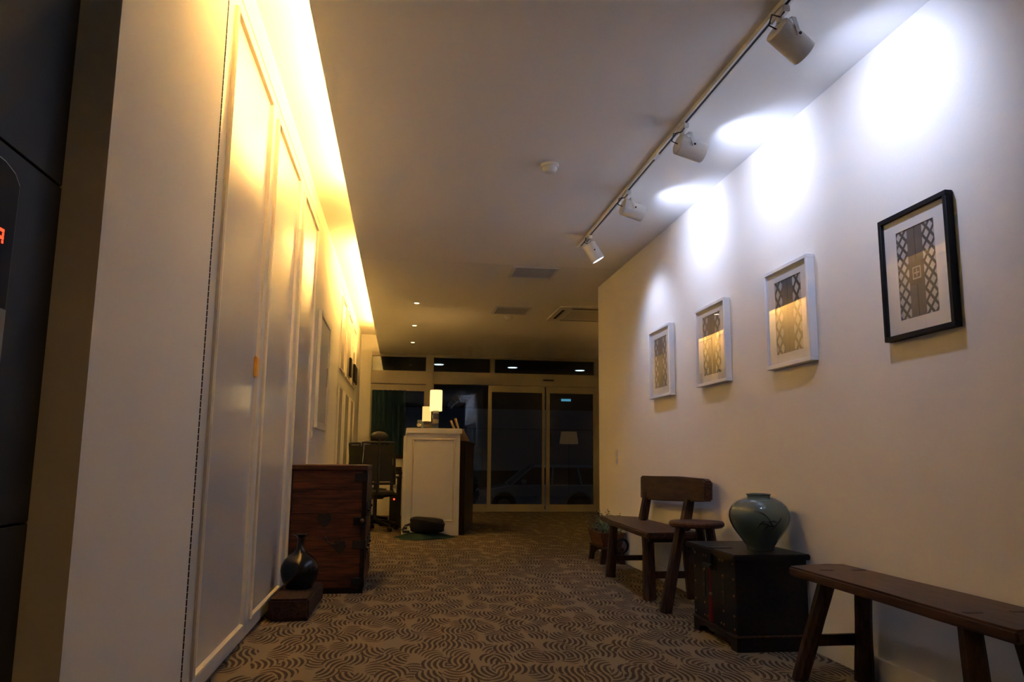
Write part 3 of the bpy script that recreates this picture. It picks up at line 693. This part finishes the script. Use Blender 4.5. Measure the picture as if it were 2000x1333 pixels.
MB().lathe([(0.006, 0.0), (0.010, 0.008), (0.006, 0.018)], 10).build('tassel_knot', 'brass', tas, loc=(fx-0.018, 0, 0.222), smooth=True)
MB().lathe([(0.0125, 0.0), (0.0125, 0.05), (0.009, 0.12), (0.005, 0.13)], 12).build('tassel_fringe', 'red', tas, loc=(fx-0.018, 0, 0.092), smooth=True)

# celadon vase on the chest
VP = [(0.066, 0.0), (0.070, 0.004), (0.071, 0.020), (0.078, 0.030), (0.095, 0.055), (0.118, 0.085), (0.138, 0.115), (0.150, 0.143), (0.1555, 0.170), (0.152, 0.198), (0.139, 0.226), (0.115, 0.249), (0.086, 0.263), (0.064, 0.268), (0.0585, 0.271), (0.058, 0.277), (0.064, 0.284), (0.066, 0.287), (0.061, 0.289), (0.052, 0.286), (0.050, 0.26)]
t = thing('celadon_vase', 'round green celadon vase standing on the dark chest', 'vase', (1.874, 3.945, 0.4665))
MB().lathe(VP, 56, close=False).build('pot', 'celadon', t, smooth=True)
def vr(z):
    for (r0, z0), (r1, z1) in zip(VP, VP[1:]):
        if z0 <= z <= z1 and z1 > z0: return r0 + (r1-r0)*(z-z0)/(z1-z0)
    return 0.1
def stroke(pts, w):
    # pts: (angle deg from the side facing the viewer, height)
    P = []
    for a, z in pts:
        th = math.radians(-116 + a); r = vr(z) + 0.0002
        P.append((r*math.cos(th), r*math.sin(th), z))
    n = len(P); return P, [w*(0.35 + 0.65*math.sin(PI*(k+0.5)/n)) for k in range(n)]
mb = MB()
def arc(a0, z0, a1, z1, bow, n=9): return [(a0+(a1-a0)*k/(n-1), z0+(z1-z0)*k/(n-1) + bow*math.sin(PI*k/(n-1))) for k in range(n)]
for a in (((-9), 0.205, 20, 0.165, 0.012), (-4, 0.118, 14, 0.160, 0.012), (2, 0.140, 24, 0.128, 0.010), (8, 0.108, 24, 0.138, 0.01), (20, 0.13, 40, 0.155, -0.006), (24, 0.13, 44, 0.175, -0.012), (18, 0.165, 30, 0.125, -0.004), (22, 0.115, 36, 0.14, -0.008), (16, 0.15, 36, 0.15, 0.008)):
    P, W = stroke(arc(*a), 0.0028); mb.tube(P, W, 6)
mb.build('painted_spray', 'glaze_ink', t, smooth=True, label='dark painted grass spray')

# planter at the end of the right wall
t = thing('planter', 'small wooden trough planter on a stand at the far end of the right wall', 'planter', (1.905, 7.18, 0))
for y in (-0.21, 0.21):
    mb = MB().prism([(-0.115, 0.0), (-0.07, 0.0), (-0.06, 0.06), (-0.03, 0.085), (0.03, 0.085), (0.06, 0.06), (0.07, 0.0), (0.115, 0.0), (0.10, 0.13), (-0.10, 0.13)], y-0.02, y+0.02, 'Y')
    mb.build('stand_leg', 'wood_legs', t, bevel=0.003)
B(-0.095, 0.095, -0.26, 0.26, 0.13, 0.148).build('stand_top', 'wood_legs', t, bevel=0.004)
w0, w1, l0, l1 = 0.085, 0.115, 0.21, 0.245
mb = MB()
def trough(z0, z1):
    return [(-w0,-l0,z0),(w0,-l0,z0),(w0,l0,z0),(-w0,l0,z0),(-w1,-l1,z1),(w1,-l1,z1),(w1,l1,z1),(-w1,l1,z1),(-w1+.02,-l1+.02,z1),(w1-.02,-l1+.02,z1),(w1-.02,l1-.02,z1),(-w1+.02,l1-.02,z1),(-w0+.02,-l0+.02,z1-.04),(w0-.02,-l0+.02,z1-.04),(w0-.02,l0-.02,z1-.04),(-w0+.02,l0-.02,z1-.04)]
mb.add(trough(0.148, 0.275), [(0,3,2,1),(0,1,5,4),(1,2,6,5),(2,3,7,6),(3,0,4,7),(4,5,9,8),(5,6,10,9),(6,7,11,10),(7,4,8,11),(8,9,13,12),(9,10,14,13),(10,11,15,14),(11,8,12,15)])
mb.build('trough', 'terra', t)
B(-w0+0.019, w0-0.019, -l0+0.019, l0-0.019, 0.22, 0.24).build('soil', 'soil', t)
ring = [(0.075 + 0.055*math.cos(k*2*PI/20), -l1-0.012, 0.165 + 0.06*math.sin(k*2*PI/20)) for k in range(21)]
MB().tube(ring, 0.011, 6).build('ring_handle', 'iron', t, smooth=True)
r = random.Random(5); mb = MB()
for k in range(60):
    bx, by = (r.random()-0.5)*0.13, (r.random()-0.5)*0.40
    tx, ty, tz = bx*1.7 + (r.random()-0.5)*0.08, by*1.25 + (r.random()-0.5)*0.12, 0.30 + r.random()*0.13
    tx = min(tx, 0.12)
    p0 = Vector((bx, by, 0.235)); p1 = Vector((tx, ty, tz))
    mb.tube([p0, p0.lerp(p1, 0.5) + Vector((0, 0, 0.02)), p1], 0.002, 4)
    for j in range(7):
        c = p0.lerp(p1, 0.35 + 0.65*j/6) + Vector((0, 0, 0.012))
        a = r.random()*2*PI; d = Vector((math.cos(a), math.sin(a), 0.25 + 0.5*r.random())).normalized(); s = d.cross(Vector((0, 0, 1))).normalized()
        l = 0.022 + 0.014*r.random(); wv = l*0.36
        if c.x + d.x*l > 0.135: continue
        mb.add([c, c + d*l*0.5 + s*wv, c + d*l, c + d*l*0.5 - s*wv, c + d*l*0.5 + Vector((0, 0, 0.004))], [(0, 1, 4), (1, 2, 4), (2, 3, 4), (3, 0, 4)])
mb.build('foliage', 'leaf', t, kind='stuff', label='pale green small-leaved plant')

# ------------------------------------------------------------------ left side things
# timber block and black bottle vase
t = thing('timber_block', 'rough timber block on the carpet carrying the black bottle vase', 'block', (-0.60, 5.02, 0))
poly = [(-0.118, -0.32), (0.0, -0.325), (0.108, -0.318), (0.116, 0.05), (0.128, 0.315), (0.0, 0.31), (-0.122, 0.318), (-0.12, 0.0)]
MB().prism(poly, 0.012, 0.124).build('block', 'wood_block', t, bevel=0.012)
for y in (-0.25, 0.24): B(-0.10, 0.10, y-0.05, y+0.05, 0.0, 0.014).build('foot', 'wood_block', t)
t = thing('bottle_vase', 'black glazed bottle vase with flared lip on the timber block', 'vase', (-0.598, 5.08, 0.124))
BV = [(0.070, 0.0), (0.078, 0.003), (0.080, 0.010), (0.098, 0.040), (0.111, 0.080), (0.1145, 0.110), (0.110, 0.140), (0.094, 0.172), (0.068, 0.196), (0.042, 0.213), (0.027, 0.232), (0.021, 0.255), (0.020, 0.285), (0.023, 0.303), (0.034, 0.315), (0.046, 0.321), (0.048, 0.324), (0.044, 0.325), (0.020, 0.312), (0.016, 0.29)]
MB().lathe(BV, 40, close=False).build('bottle', 'black_glaze', t, smooth=True)

# tall brown chest: its end faces the viewer
t = thing('brown_chest', 'tall red-brown wooden chest with black iron fittings against the closet doors', 'chest', (-0.49, 6.10, 0))
hx, hy, H = 0.262, 0.48, 0.868
zs = [0.035, 0.205, 0.375, 0.535, 0.700, 0.835]
for k in range(5):
    B(-hx+0.012, hx-0.030, -hy, -hy+0.02, zs[k]+0.0015, zs[k+1]-0.0015).build('plank', 'wood_chest', t, bevel=0.002, seg=1)
    B(-hx+0.012, hx-0.030, hy-0.02, hy, zs[k]+0.0015, zs[k+1]-0.0015).build('plank', 'wood_chest', t, bevel=0.002, seg=1)
    B(hx-0.018, hx-0.002, -hy+0.03, hy-0.03, zs[k]+0.0015, zs[k+1]-0.0015).build('plank', 'wood_chest', t, bevel=0.002, seg=1)
B(-hx+0.012, hx-0.03, -hy+0.018, hy-0.018, 0.03, 0.836).build('carcass', 'wood_dark', t)
B(-hx, hx, -hy-0.012, hy+0.012, 0.835, H).build('top', 'wood_chest', t, bevel=0.005)
B(-hx+0.006, hx-0.004, -hy-0.004, hy+0.004, 0.0, 0.035).build('plinth', 'wood_dark', t, bevel=0.003)
for s in (-1, 1): B(hx-0.032, hx, s*hy - 0.014, s*hy + 0.014, 0.035, 0.835).build('corner_post', 'wood_dark', t, bevel=0.004)
for z in (0.05, 0.30, 0.46, 0.76):
    B(hx-0.085, hx+0.003, -hy-0.017, -hy+0.06, z, z+0.055).build('corner_plate', 'iron', t, bevel=0.002, seg=1)
for y in (-0.28, 0.0, 0.28):
    for z in (0.28, 0.55):
        B(hx-0.003, hx+0.004, y-0.08, y+0.08, z-0.06, z+0.06).build('hinge_plate', 'iron', t, bevel=0.002, seg=1)
        MB().cyl((hx+0.009, y-0.05, z), (hx+0.009, y+0.05, z), 0.008, seg=8).build('knuckle', 'iron', t)
for cx, cz, ww in ((-0.02, 0.50, 0.055), (0.09, 0.315, 0.05)):
    MB().prism([(cx-ww, cz), (cx-ww*0.6, cz+ww*0.8), (cx, cz+ww*0.6), (cx+ww*0.6, cz+ww*0.8), (cx+ww, cz), (cx+ww*0.4, cz-ww*0.7), (cx, cz-ww*1.1), (cx-ww*0.4, cz-ww*0.7)], -hy-0.004, -hy+0.001, 'Y').build('escutcheon', 'iron', t)
arcp = [(0.045 + 0.05*math.cos(a), -hy-0.014, 0.375 + 0.045*math.sin(a)) for a in [PI + PI*k/10 for k in range(11)]]
MB().tube([(-0.005, -hy+0.002, 0.375)] + arcp + [(0.095, -hy+0.002, 0.375)], 0.006, 6).build('bail_handle', 'iron', t, smooth=True)
MB().lathe([(0.016, 0), (0.013, 0.008), (0.002, 0.012)], 12, close=False).build('lock_stud', 'brass', t, smooth=True, loc=(hx-0.025, -hy-0.017, 0.49), rot=(PI/2, 0, 0))

# ------------------------------------------------------------------ reception
t = thing('reception_counter', 'tall white reception counter end with framed panel', 'counter', (0.395, 9.66, 0))
B(-0.325, 0.325, 0.0, 1.75, 0.0, 1.225).build('body', 'white', t, bevel=0.004)
B(-0.340, 0.345, -0.018, 1.77, 1.225, 1.292).build('top', 'white', t, bevel=0.006)
B(-0.365, -0.326, 0.05, 1.70, 0.0, 1.20).build('side_panel', 'white', t, bevel=0.003)
def mould_y(parent, x0, x1, z0, z1, wd, y, h):
    o_ = [(x0, z0), (x1, z0), (x1, z1), (x0, z1)]; i_ = [(x0+wd, z0+wd), (x1-wd, z0+wd), (x1-wd, z1-wd), (x0+wd, z1-wd)]
    rg = [(0, 0), (0, h*0.7), (0.4, h), (0.8, h*0.6), (1, 0)]
    vs = [(a+(c-a)*q, y-hh, b+(d-b)*q) for q, hh in rg for (a, b), (c, d) in zip(o_, i_)]
    return MB().add(vs, [(i*4+k, i*4+(k+1) % 4, (i+1)*4+(k+1) % 4, (i+1)*4+k) for i in range(4) for k in range(4)]).build('moulding', 'mould', parent)
mould_y(t, -0.265, 0.265, 0.165, 1.165, 0.022, 0.0, 0.012)
t = thing('front_desk', 'dark brown front panel of the reception desk beside the white counter', 'desk', (0.72, 9.72, 0))
MB().prism([(0.006, 0.0), (0.075, 0.05), (0.325, 1.62), (0.325, 1.72), (0.006, 1.72)], 0.0, 1.12).build('body', 'wood_desk', t, bevel=0.004)
MB().prism([(0.006, -0.01), (0.085, 0.04), (0.34, 1.62), (0.34, 1.74), (0.006, 1.74)], 1.12, 1.145).build('top', 'wood_desk', t, bevel=0.003)

def table_lamp(x, y, rs, z0, z1, bw, label, shade):
    t = thing('table_lamp', label, 'lamp', (x, y, 1.292), 0, 'lamps on the counter')
    B(-bw, bw, -bw, bw, 0, 0.012).build('foot', 'chrome', t, bevel=0.003)
    hb = z0 - 1.292
    n = 4; tt = (hb - 0.012 + 0.02)/n
    for k in range(n):
        B(-bw*0.92, bw*0.92, -bw*0.92, bw*0.92, 0.012 + tt*k, 0.012 + tt*(k+1) - 0.006).build('block', 'chrome' if k % 2 == 0 else 'grey', t, bevel=0.004)
        B(-bw*0.7, bw*0.7, -bw*0.7, bw*0.7, 0.012 + tt*(k+1) - 0.006, 0.012 + tt*(k+1)).build('spacer', 'brass', t)
    a, b = z0 - 1.292, z1 - 1.292
    sh = MB().lathe([(rs*0.96, a), (rs, a+0.02), (rs, b-0.02), (rs*0.97, b), (rs*0.95, b), (rs*0.96, a+0.004)], 32, close=False).build('lamp_shade', shade, t, smooth=True)
    MB().lathe([(rs*0.985, a-0.002), (rs*1.01, a+0.004), (rs*1.01, a+0.016), (rs, a+0.02)], 32, close=False).build('shade_band', shade, sh, smooth=True)
    MB().lathe([(0.012, a+0.02), (0.028, a+0.07), (0.028, a+0.10), (0.012, a+0.13)], 14).build('bulb', 'dl', t, smooth=True)
    light('glow', 'POINT', t, (0, 0, (a+b)/2), 4.0, LAMPC, shadow_soft_size=0.05)
table_lamp(0.424, 10.0, 0.079, 1.527, 1.792, 0.042, 'larger lit table lamp on the white counter', 'shade')
table_lamp(0.322, 10.4, 0.058, 1.413, 1.605, 0.036, 'smaller lit table lamp behind the larger one on the counter', 'shade_s')
t = thing('desk_clock', 'small round desk clock left of the lamps on the counter', 'clock', (0.215, 10.05, 1.292))
MB().cyl((0, -0.015, 0.055), (0, 0.015, 0.055), 0.030, seg=20).build('case', 'brass', t, bevel=0.003)
MB().cyl((0, -0.017, 0.055), (0, -0.0145, 0.055), 0.025, seg=20).build('dial', 'paper', t)
B(-0.03, 0.03, -0.02, 0.02, 0.0, 0.026).build('base', 'wood_dark', t, bevel=0.004)
for i, (x, lean, hh) in enumerate(((0.655, -0.42, 0.115), (0.705, -0.30, 0.140))):
    t = thing('leaning_book', ('shorter kraft coloured book leaning at the counter edge', 'taller kraft coloured book leaning at the counter edge')[i], 'book', (x, 9.9, 1.2925), 0, 'books leaning on the counter')
    B(-0.001, 0.014, -0.05, 0.05, 0.0, hh).build('pages', 'paper', t, rot=(0, lean, 0))
    MB().box(-0.004, -0.001, -0.052, 0.052, 0.0, hh+0.003).box(0.014, 0.017, -0.052, 0.052, 0.0, hh+0.003).build('cover', 'book', t, rot=(0, lean, 0))
t = thing('document_holder', 'small brown slanted holder on the dark desk front', 'holder', (0.80, 10.12, 1.145))
MB().prism([(-0.05, 0.0), (0.07, 0.0), (0.06, 0.02), (-0.01, 0.15), (-0.05, 0.15)], -0.10, 0.10, 'Y').build('stand', 'book', t, bevel=0.003)
B(-0.048, 0.0, -0.09, 0.09, 0.15, 0.156).build('card', 'paper', t)

# work desk behind the counter
t = thing('work_desk', 'narrow dark work desk behind the white counter', 'desk', (-0.18, 10.55, 0))
B(0.04, 0.204, 0.22, 1.75, 0.705, 0.735).build('top', 'wood_desk', t, bevel=0.004)
for x in (0.065, 0.18):
    for y in (0.26, 1.70): B(x-0.02, x+0.02, y-0.02, y+0.02, 0, 0.705).build('leg', 'blackp', t)
B(0.045, 0.20, 0.30, 1.66, 0.50, 0.515).build('shelf', 'white', t)
t = thing('low_cabinet', 'low white cabinet by the glass behind the work desk', 'cabinet', (-0.10, 13.2, 0))
B(-0.42, 0.46, -0.2, 0.2, 0.0, 0.92).build('body', 'white', t, bevel=0.004)
B(-0.45, 0.49, -0.23, 0.22, 0.92, 0.97).build('top', 'wood_desk', t, bevel=0.004)
for x in (-0.20, 0.24): 
    dd = B(x-0.205, x+0.205, -0.216, -0.20, 0.06, 0.82).build('cabinet_door', 'white', t, bevel=0.003)
    B(x+0.15, x+0.165, -0.235, -0.216, 0.45, 0.58).build('handle', 'chrome', dd)
t = thing('desk_phone', 'black desk telephone on the work desk next to the counter', 'telephone', (-0.055, 11.02, 0.735))
MB().prism([(-0.09, 0), (0.09, 0), (0.09, 0.03), (-0.09, 0.07)], -0.07, 0.07, 'X').build('base', 'blackp', t, bevel=0.004)
B(-0.065, -0.02, -0.10, 0.10, 0.062, 0.09).build('handset', 'blackp', t, bevel=0.012)
t = thing('computer_tower', 'black computer tower with red light under the work desk', 'computer', (-0.055, 11.08, 0))
B(-0.075, 0.075, -0.2, 0.2, 0.02, 0.44).build('case', 'blackp', t, bevel=0.005)
for x in (-0.055, 0.055): B(x-0.015, x+0.015, -0.18, 0.18, 0.0, 0.02).build('foot', 'blackp', t)
MB().cyl((-0.02, -0.207, 0.37), (-0.02, -0.199, 0.37), 0.013, seg=10).build('power_light', 'redled', t)

def office_chair(loc, rz, label, head):
    t = thing('office_chair', label, 'chair', loc, rz, 'office chairs')
    for k in range(5):
        a = k*2*PI/5 + 0.3; c, s = math.cos(a), math.sin(a)
        MB().tube([(0, 0, 0.115), (c*0.15, s*0.15, 0.10), (c*0.30, s*0.30, 0.075)], [0.028, 0.024, 0.018], 8).build('base_arm', 'blackp', t, smooth=True)
        MB().cyl((c*0.30 - s*0.022, s*0.30 + c*0.022, 0.03), (c*0.30 + s*0.022, s*0.30 - c*0.022, 0.03), 0.03, seg=14).build('caster', 'blackp', t, bevel=0.004)
    MB().cyl((0, 0, 0.09), (0, 0, 0.42), 0.025, seg=14).build('gas_lift', 'blackp', t, smooth=True)
    B(-0.10, 0.10, -0.12, 0.12, 0.40, 0.44).build('mechanism', 'blackp', t, bevel=0.01)
    MB().grid(lambda u, v: (0.24*math.cos(2*PI*u)*abs(math.cos(2*PI*u))**-0.35*min(1, v*4, (1-v)*4+0.001)**0.5 if abs(math.cos(2*PI*u)) > 1e-6 else 0,
                            0.23*math.sin(2*PI*u)*abs(math.sin(2*PI*u))**-0.35*min(1, v*4, (1-v)*4+0.001)**0.5 if abs(math.sin(2*PI*u)) > 1e-6 else 0, 0.44 + 0.075*v), 28, 9, True).build('seat', 'mesh', t, smooth=True)
    # curved back: frame and mesh. the back stands at local -y, seat opens to +y
    def bp(u, v):
        a = (u-0.5)*2; return Vector((0.225*a*(1-0.12*v), -0.22 - 0.05*v + 0.045*a*a, 0.60 + 0.52*v))
    MB().grid(lambda u, v: bp(0.05+0.9*u, 0.05+0.9*v), 10, 10).grid(lambda u, v: bp(0.05+0.9*u, 0.05+0.9*v) + Vector((0, -0.006, 0)), 10, 10).build('back_mesh', 'mesh', t, smooth=True)
    path = [bp(k/8, 0) for k in range(9)] + [bp(1, k/8) for k in range(1, 9)] + [bp(1-k/8, 1) for k in range(1, 9)] + [bp(0, 1-k/8) for k in range(1, 9)]
    MB().tube(path, 0.017, 8).build('back_frame', 'blackp', t, smooth=True)
    MB().tube([(0, -0.08, 0.42), (0, -0.24, 0.46), (0, -0.29, 0.60), (0, -0.285, 0.85)], 0.02, 8).build('spine', 'blackp', t, smooth=True)
    for s in (-1, 1):
        MB().tube([(s*0.10, 0, 0.43), (s*0.28, -0.02, 0.45), (s*0.29, -0.02, 0.66)], 0.016, 8).build('arm_post', 'blackp', t, smooth=True)
        B(s*0.29-0.04, s*0.29+0.04, -0.14, 0.13, 0.66, 0.69).build('armrest', 'blackp', t, bevel=0.012)
    if head:
        MB().tube([(0, -0.285, 0.85), (0, -0.30, 1.10), (0, -0.285, 1.19)], 0.012, 8).build('head_post', 'blackp', t, smooth=True)
        MB().grid(lambda u, v: (0.115*math.cos(2*PI*u)*math.sin(PI*(0.02+0.96*v)), -0.265 + 0.035*math.sin(2*PI*u)*math.sin(PI*(0.02+0.96*v)), 1.195 - 0.065*math.cos(PI*(0.02+0.96*v))), 20, 10, True).build('headrest', 'blackp', t, smooth=True)
office_chair((-0.315, 10.40, 0), 0.12, 'black mesh office chair with headrest beside the white counter', True)
office_chair((-0.44, 11.25, 0), -1.15, 'black mesh office chair without headrest against the left wall', False)

# teal curtain behind the left window
def cur(u, v): return (-0.53 + 0.58*u, 13.72 + 0.025*math.sin(u*2*PI*7) + 0.008*math.sin(u*40 + v*3), 0.02 + 2.08*v)
tag(MB().grid(cur, 90, 6).grid(lambda u, v: (cur(u, v)[0], cur(u, v)[1] + 0.003, cur(u, v)[2]), 90, 6).build('curtain', 'teal', smooth=True), 'dark teal curtain hanging in the left window behind the office chairs', 'curtain')

# bag on a dark green cloth in front of the counter
def cloth(u, v):
    a = 2*PI*u; rr = (0.30 + 0.05*math.sin(3*a+1) + 0.03*math.sin(7*a))*v
    return (rr*math.cos(a)*1.08, rr*math.sin(a)*0.75, 0.004 + 0.058*min(1, (1-v)*1.9)*(0.92+0.08*math.sin(5*a)) + 0.006*v*abs(math.sin(6*a + 4*v)))
mb = MB(); mb.grid(lambda u, v: cloth(u, 0.001 + 0.999*v), 48, 10, True); n = len(mb.v)
mb.grid(lambda u, v: (cloth(u, 0.001+0.999*v)[0], cloth(u, 0.001+0.999*v)[1], 0.0005), 48, 2, True)
tag(mb.build('green_cloth', 'green', smooth=True, loc=(0.275, 9.36, 0)), 'dark green cloth lying crumpled on the carpet under the bag', 'cloth')
t = thing('shoulder_bag', 'slumped dark brown shoulder bag lying in front of the white counter', 'bag', (0.330, 9.36, 0.064), -0.08)
def bagf(u, v):
    a = 2*PI*u; ph = PI*v
    ce, se = math.cos(a), math.sin(a)
    e = lambda x, p: math.copysign(abs(x)**p, x)
    s = abs(math.sin(ph))**0.45
    x = 0.205*e(ce, 0.55)*s; y = 0.12*e(se, 0.6)*s; z = 0.095 - 0.095*e(math.cos(ph), 0.55)
    z *= 1 - 0.16*(x+0.2)/0.4; x += 0.008*math.sin(9*z*10+u*6); y += 0.008*math.sin(x*30)
    return (x, y, z)
MB().grid(lambda u, v: bagf(u, 0.02+0.96*v), 36, 18, True).build('bag_body', 'bag', t, smooth=True)
MB().tube([(-0.16, -0.12, 0.17), (-0.02, -0.135, 0.15), (0.12, -0.128, 0.13)], 0.006, 6).build('zip', 'blackp', t, smooth=True)
MB().tube([(-0.19, -0.02, 0.10), (-0.25, -0.04, 0.08), (-0.285, -0.06, 0.03), (-0.27, -0.10, 0.018), (-0.20, -0.13, 0.022)], 0.014, 8).build('strap', 'blackp', t, smooth=True)
MB().cyl((-0.245, -0.05, 0.045), (-0.245, -0.062, 0.075), 0.014, seg=8).build('buckle', 'chrome', t)

# lobby lamps (they stand right of the long wall and show in the glass)
def floor_lamp(x, y, label):
    t = thing('floor_lamp', label, 'lamp', (x, y, 0), 0, 'floor lamps in the lobby')
    MB().lathe([(0.15, 0.0), (0.15, 0.015), (0.03, 0.03), (0.012, 0.05)], 24).build('base', 'brass', t, smooth=True)
    MB().cyl((0, 0, 0.04), (0, 0, 1.45), 0.011, seg=10).build('pole', 'brass', t, smooth=True)
    MB().lathe([(0.22, 1.29), (0.18, 1.57), (0.176, 1.57), (0.216, 1.29)], 28, close=False).build('lamp_shade', 'lshade', t, smooth=True)
    light('glow', 'POINT', t, (0, 0, 1.45), 12.0, LAMPC, shadow_soft_size=0.06)
floor_lamp(3.85, 10.0, 'floor lamp reflected in the right sliding door')
floor_lamp(4.60, 10.15, 'floor lamp reflected at the right edge of the sliding door')
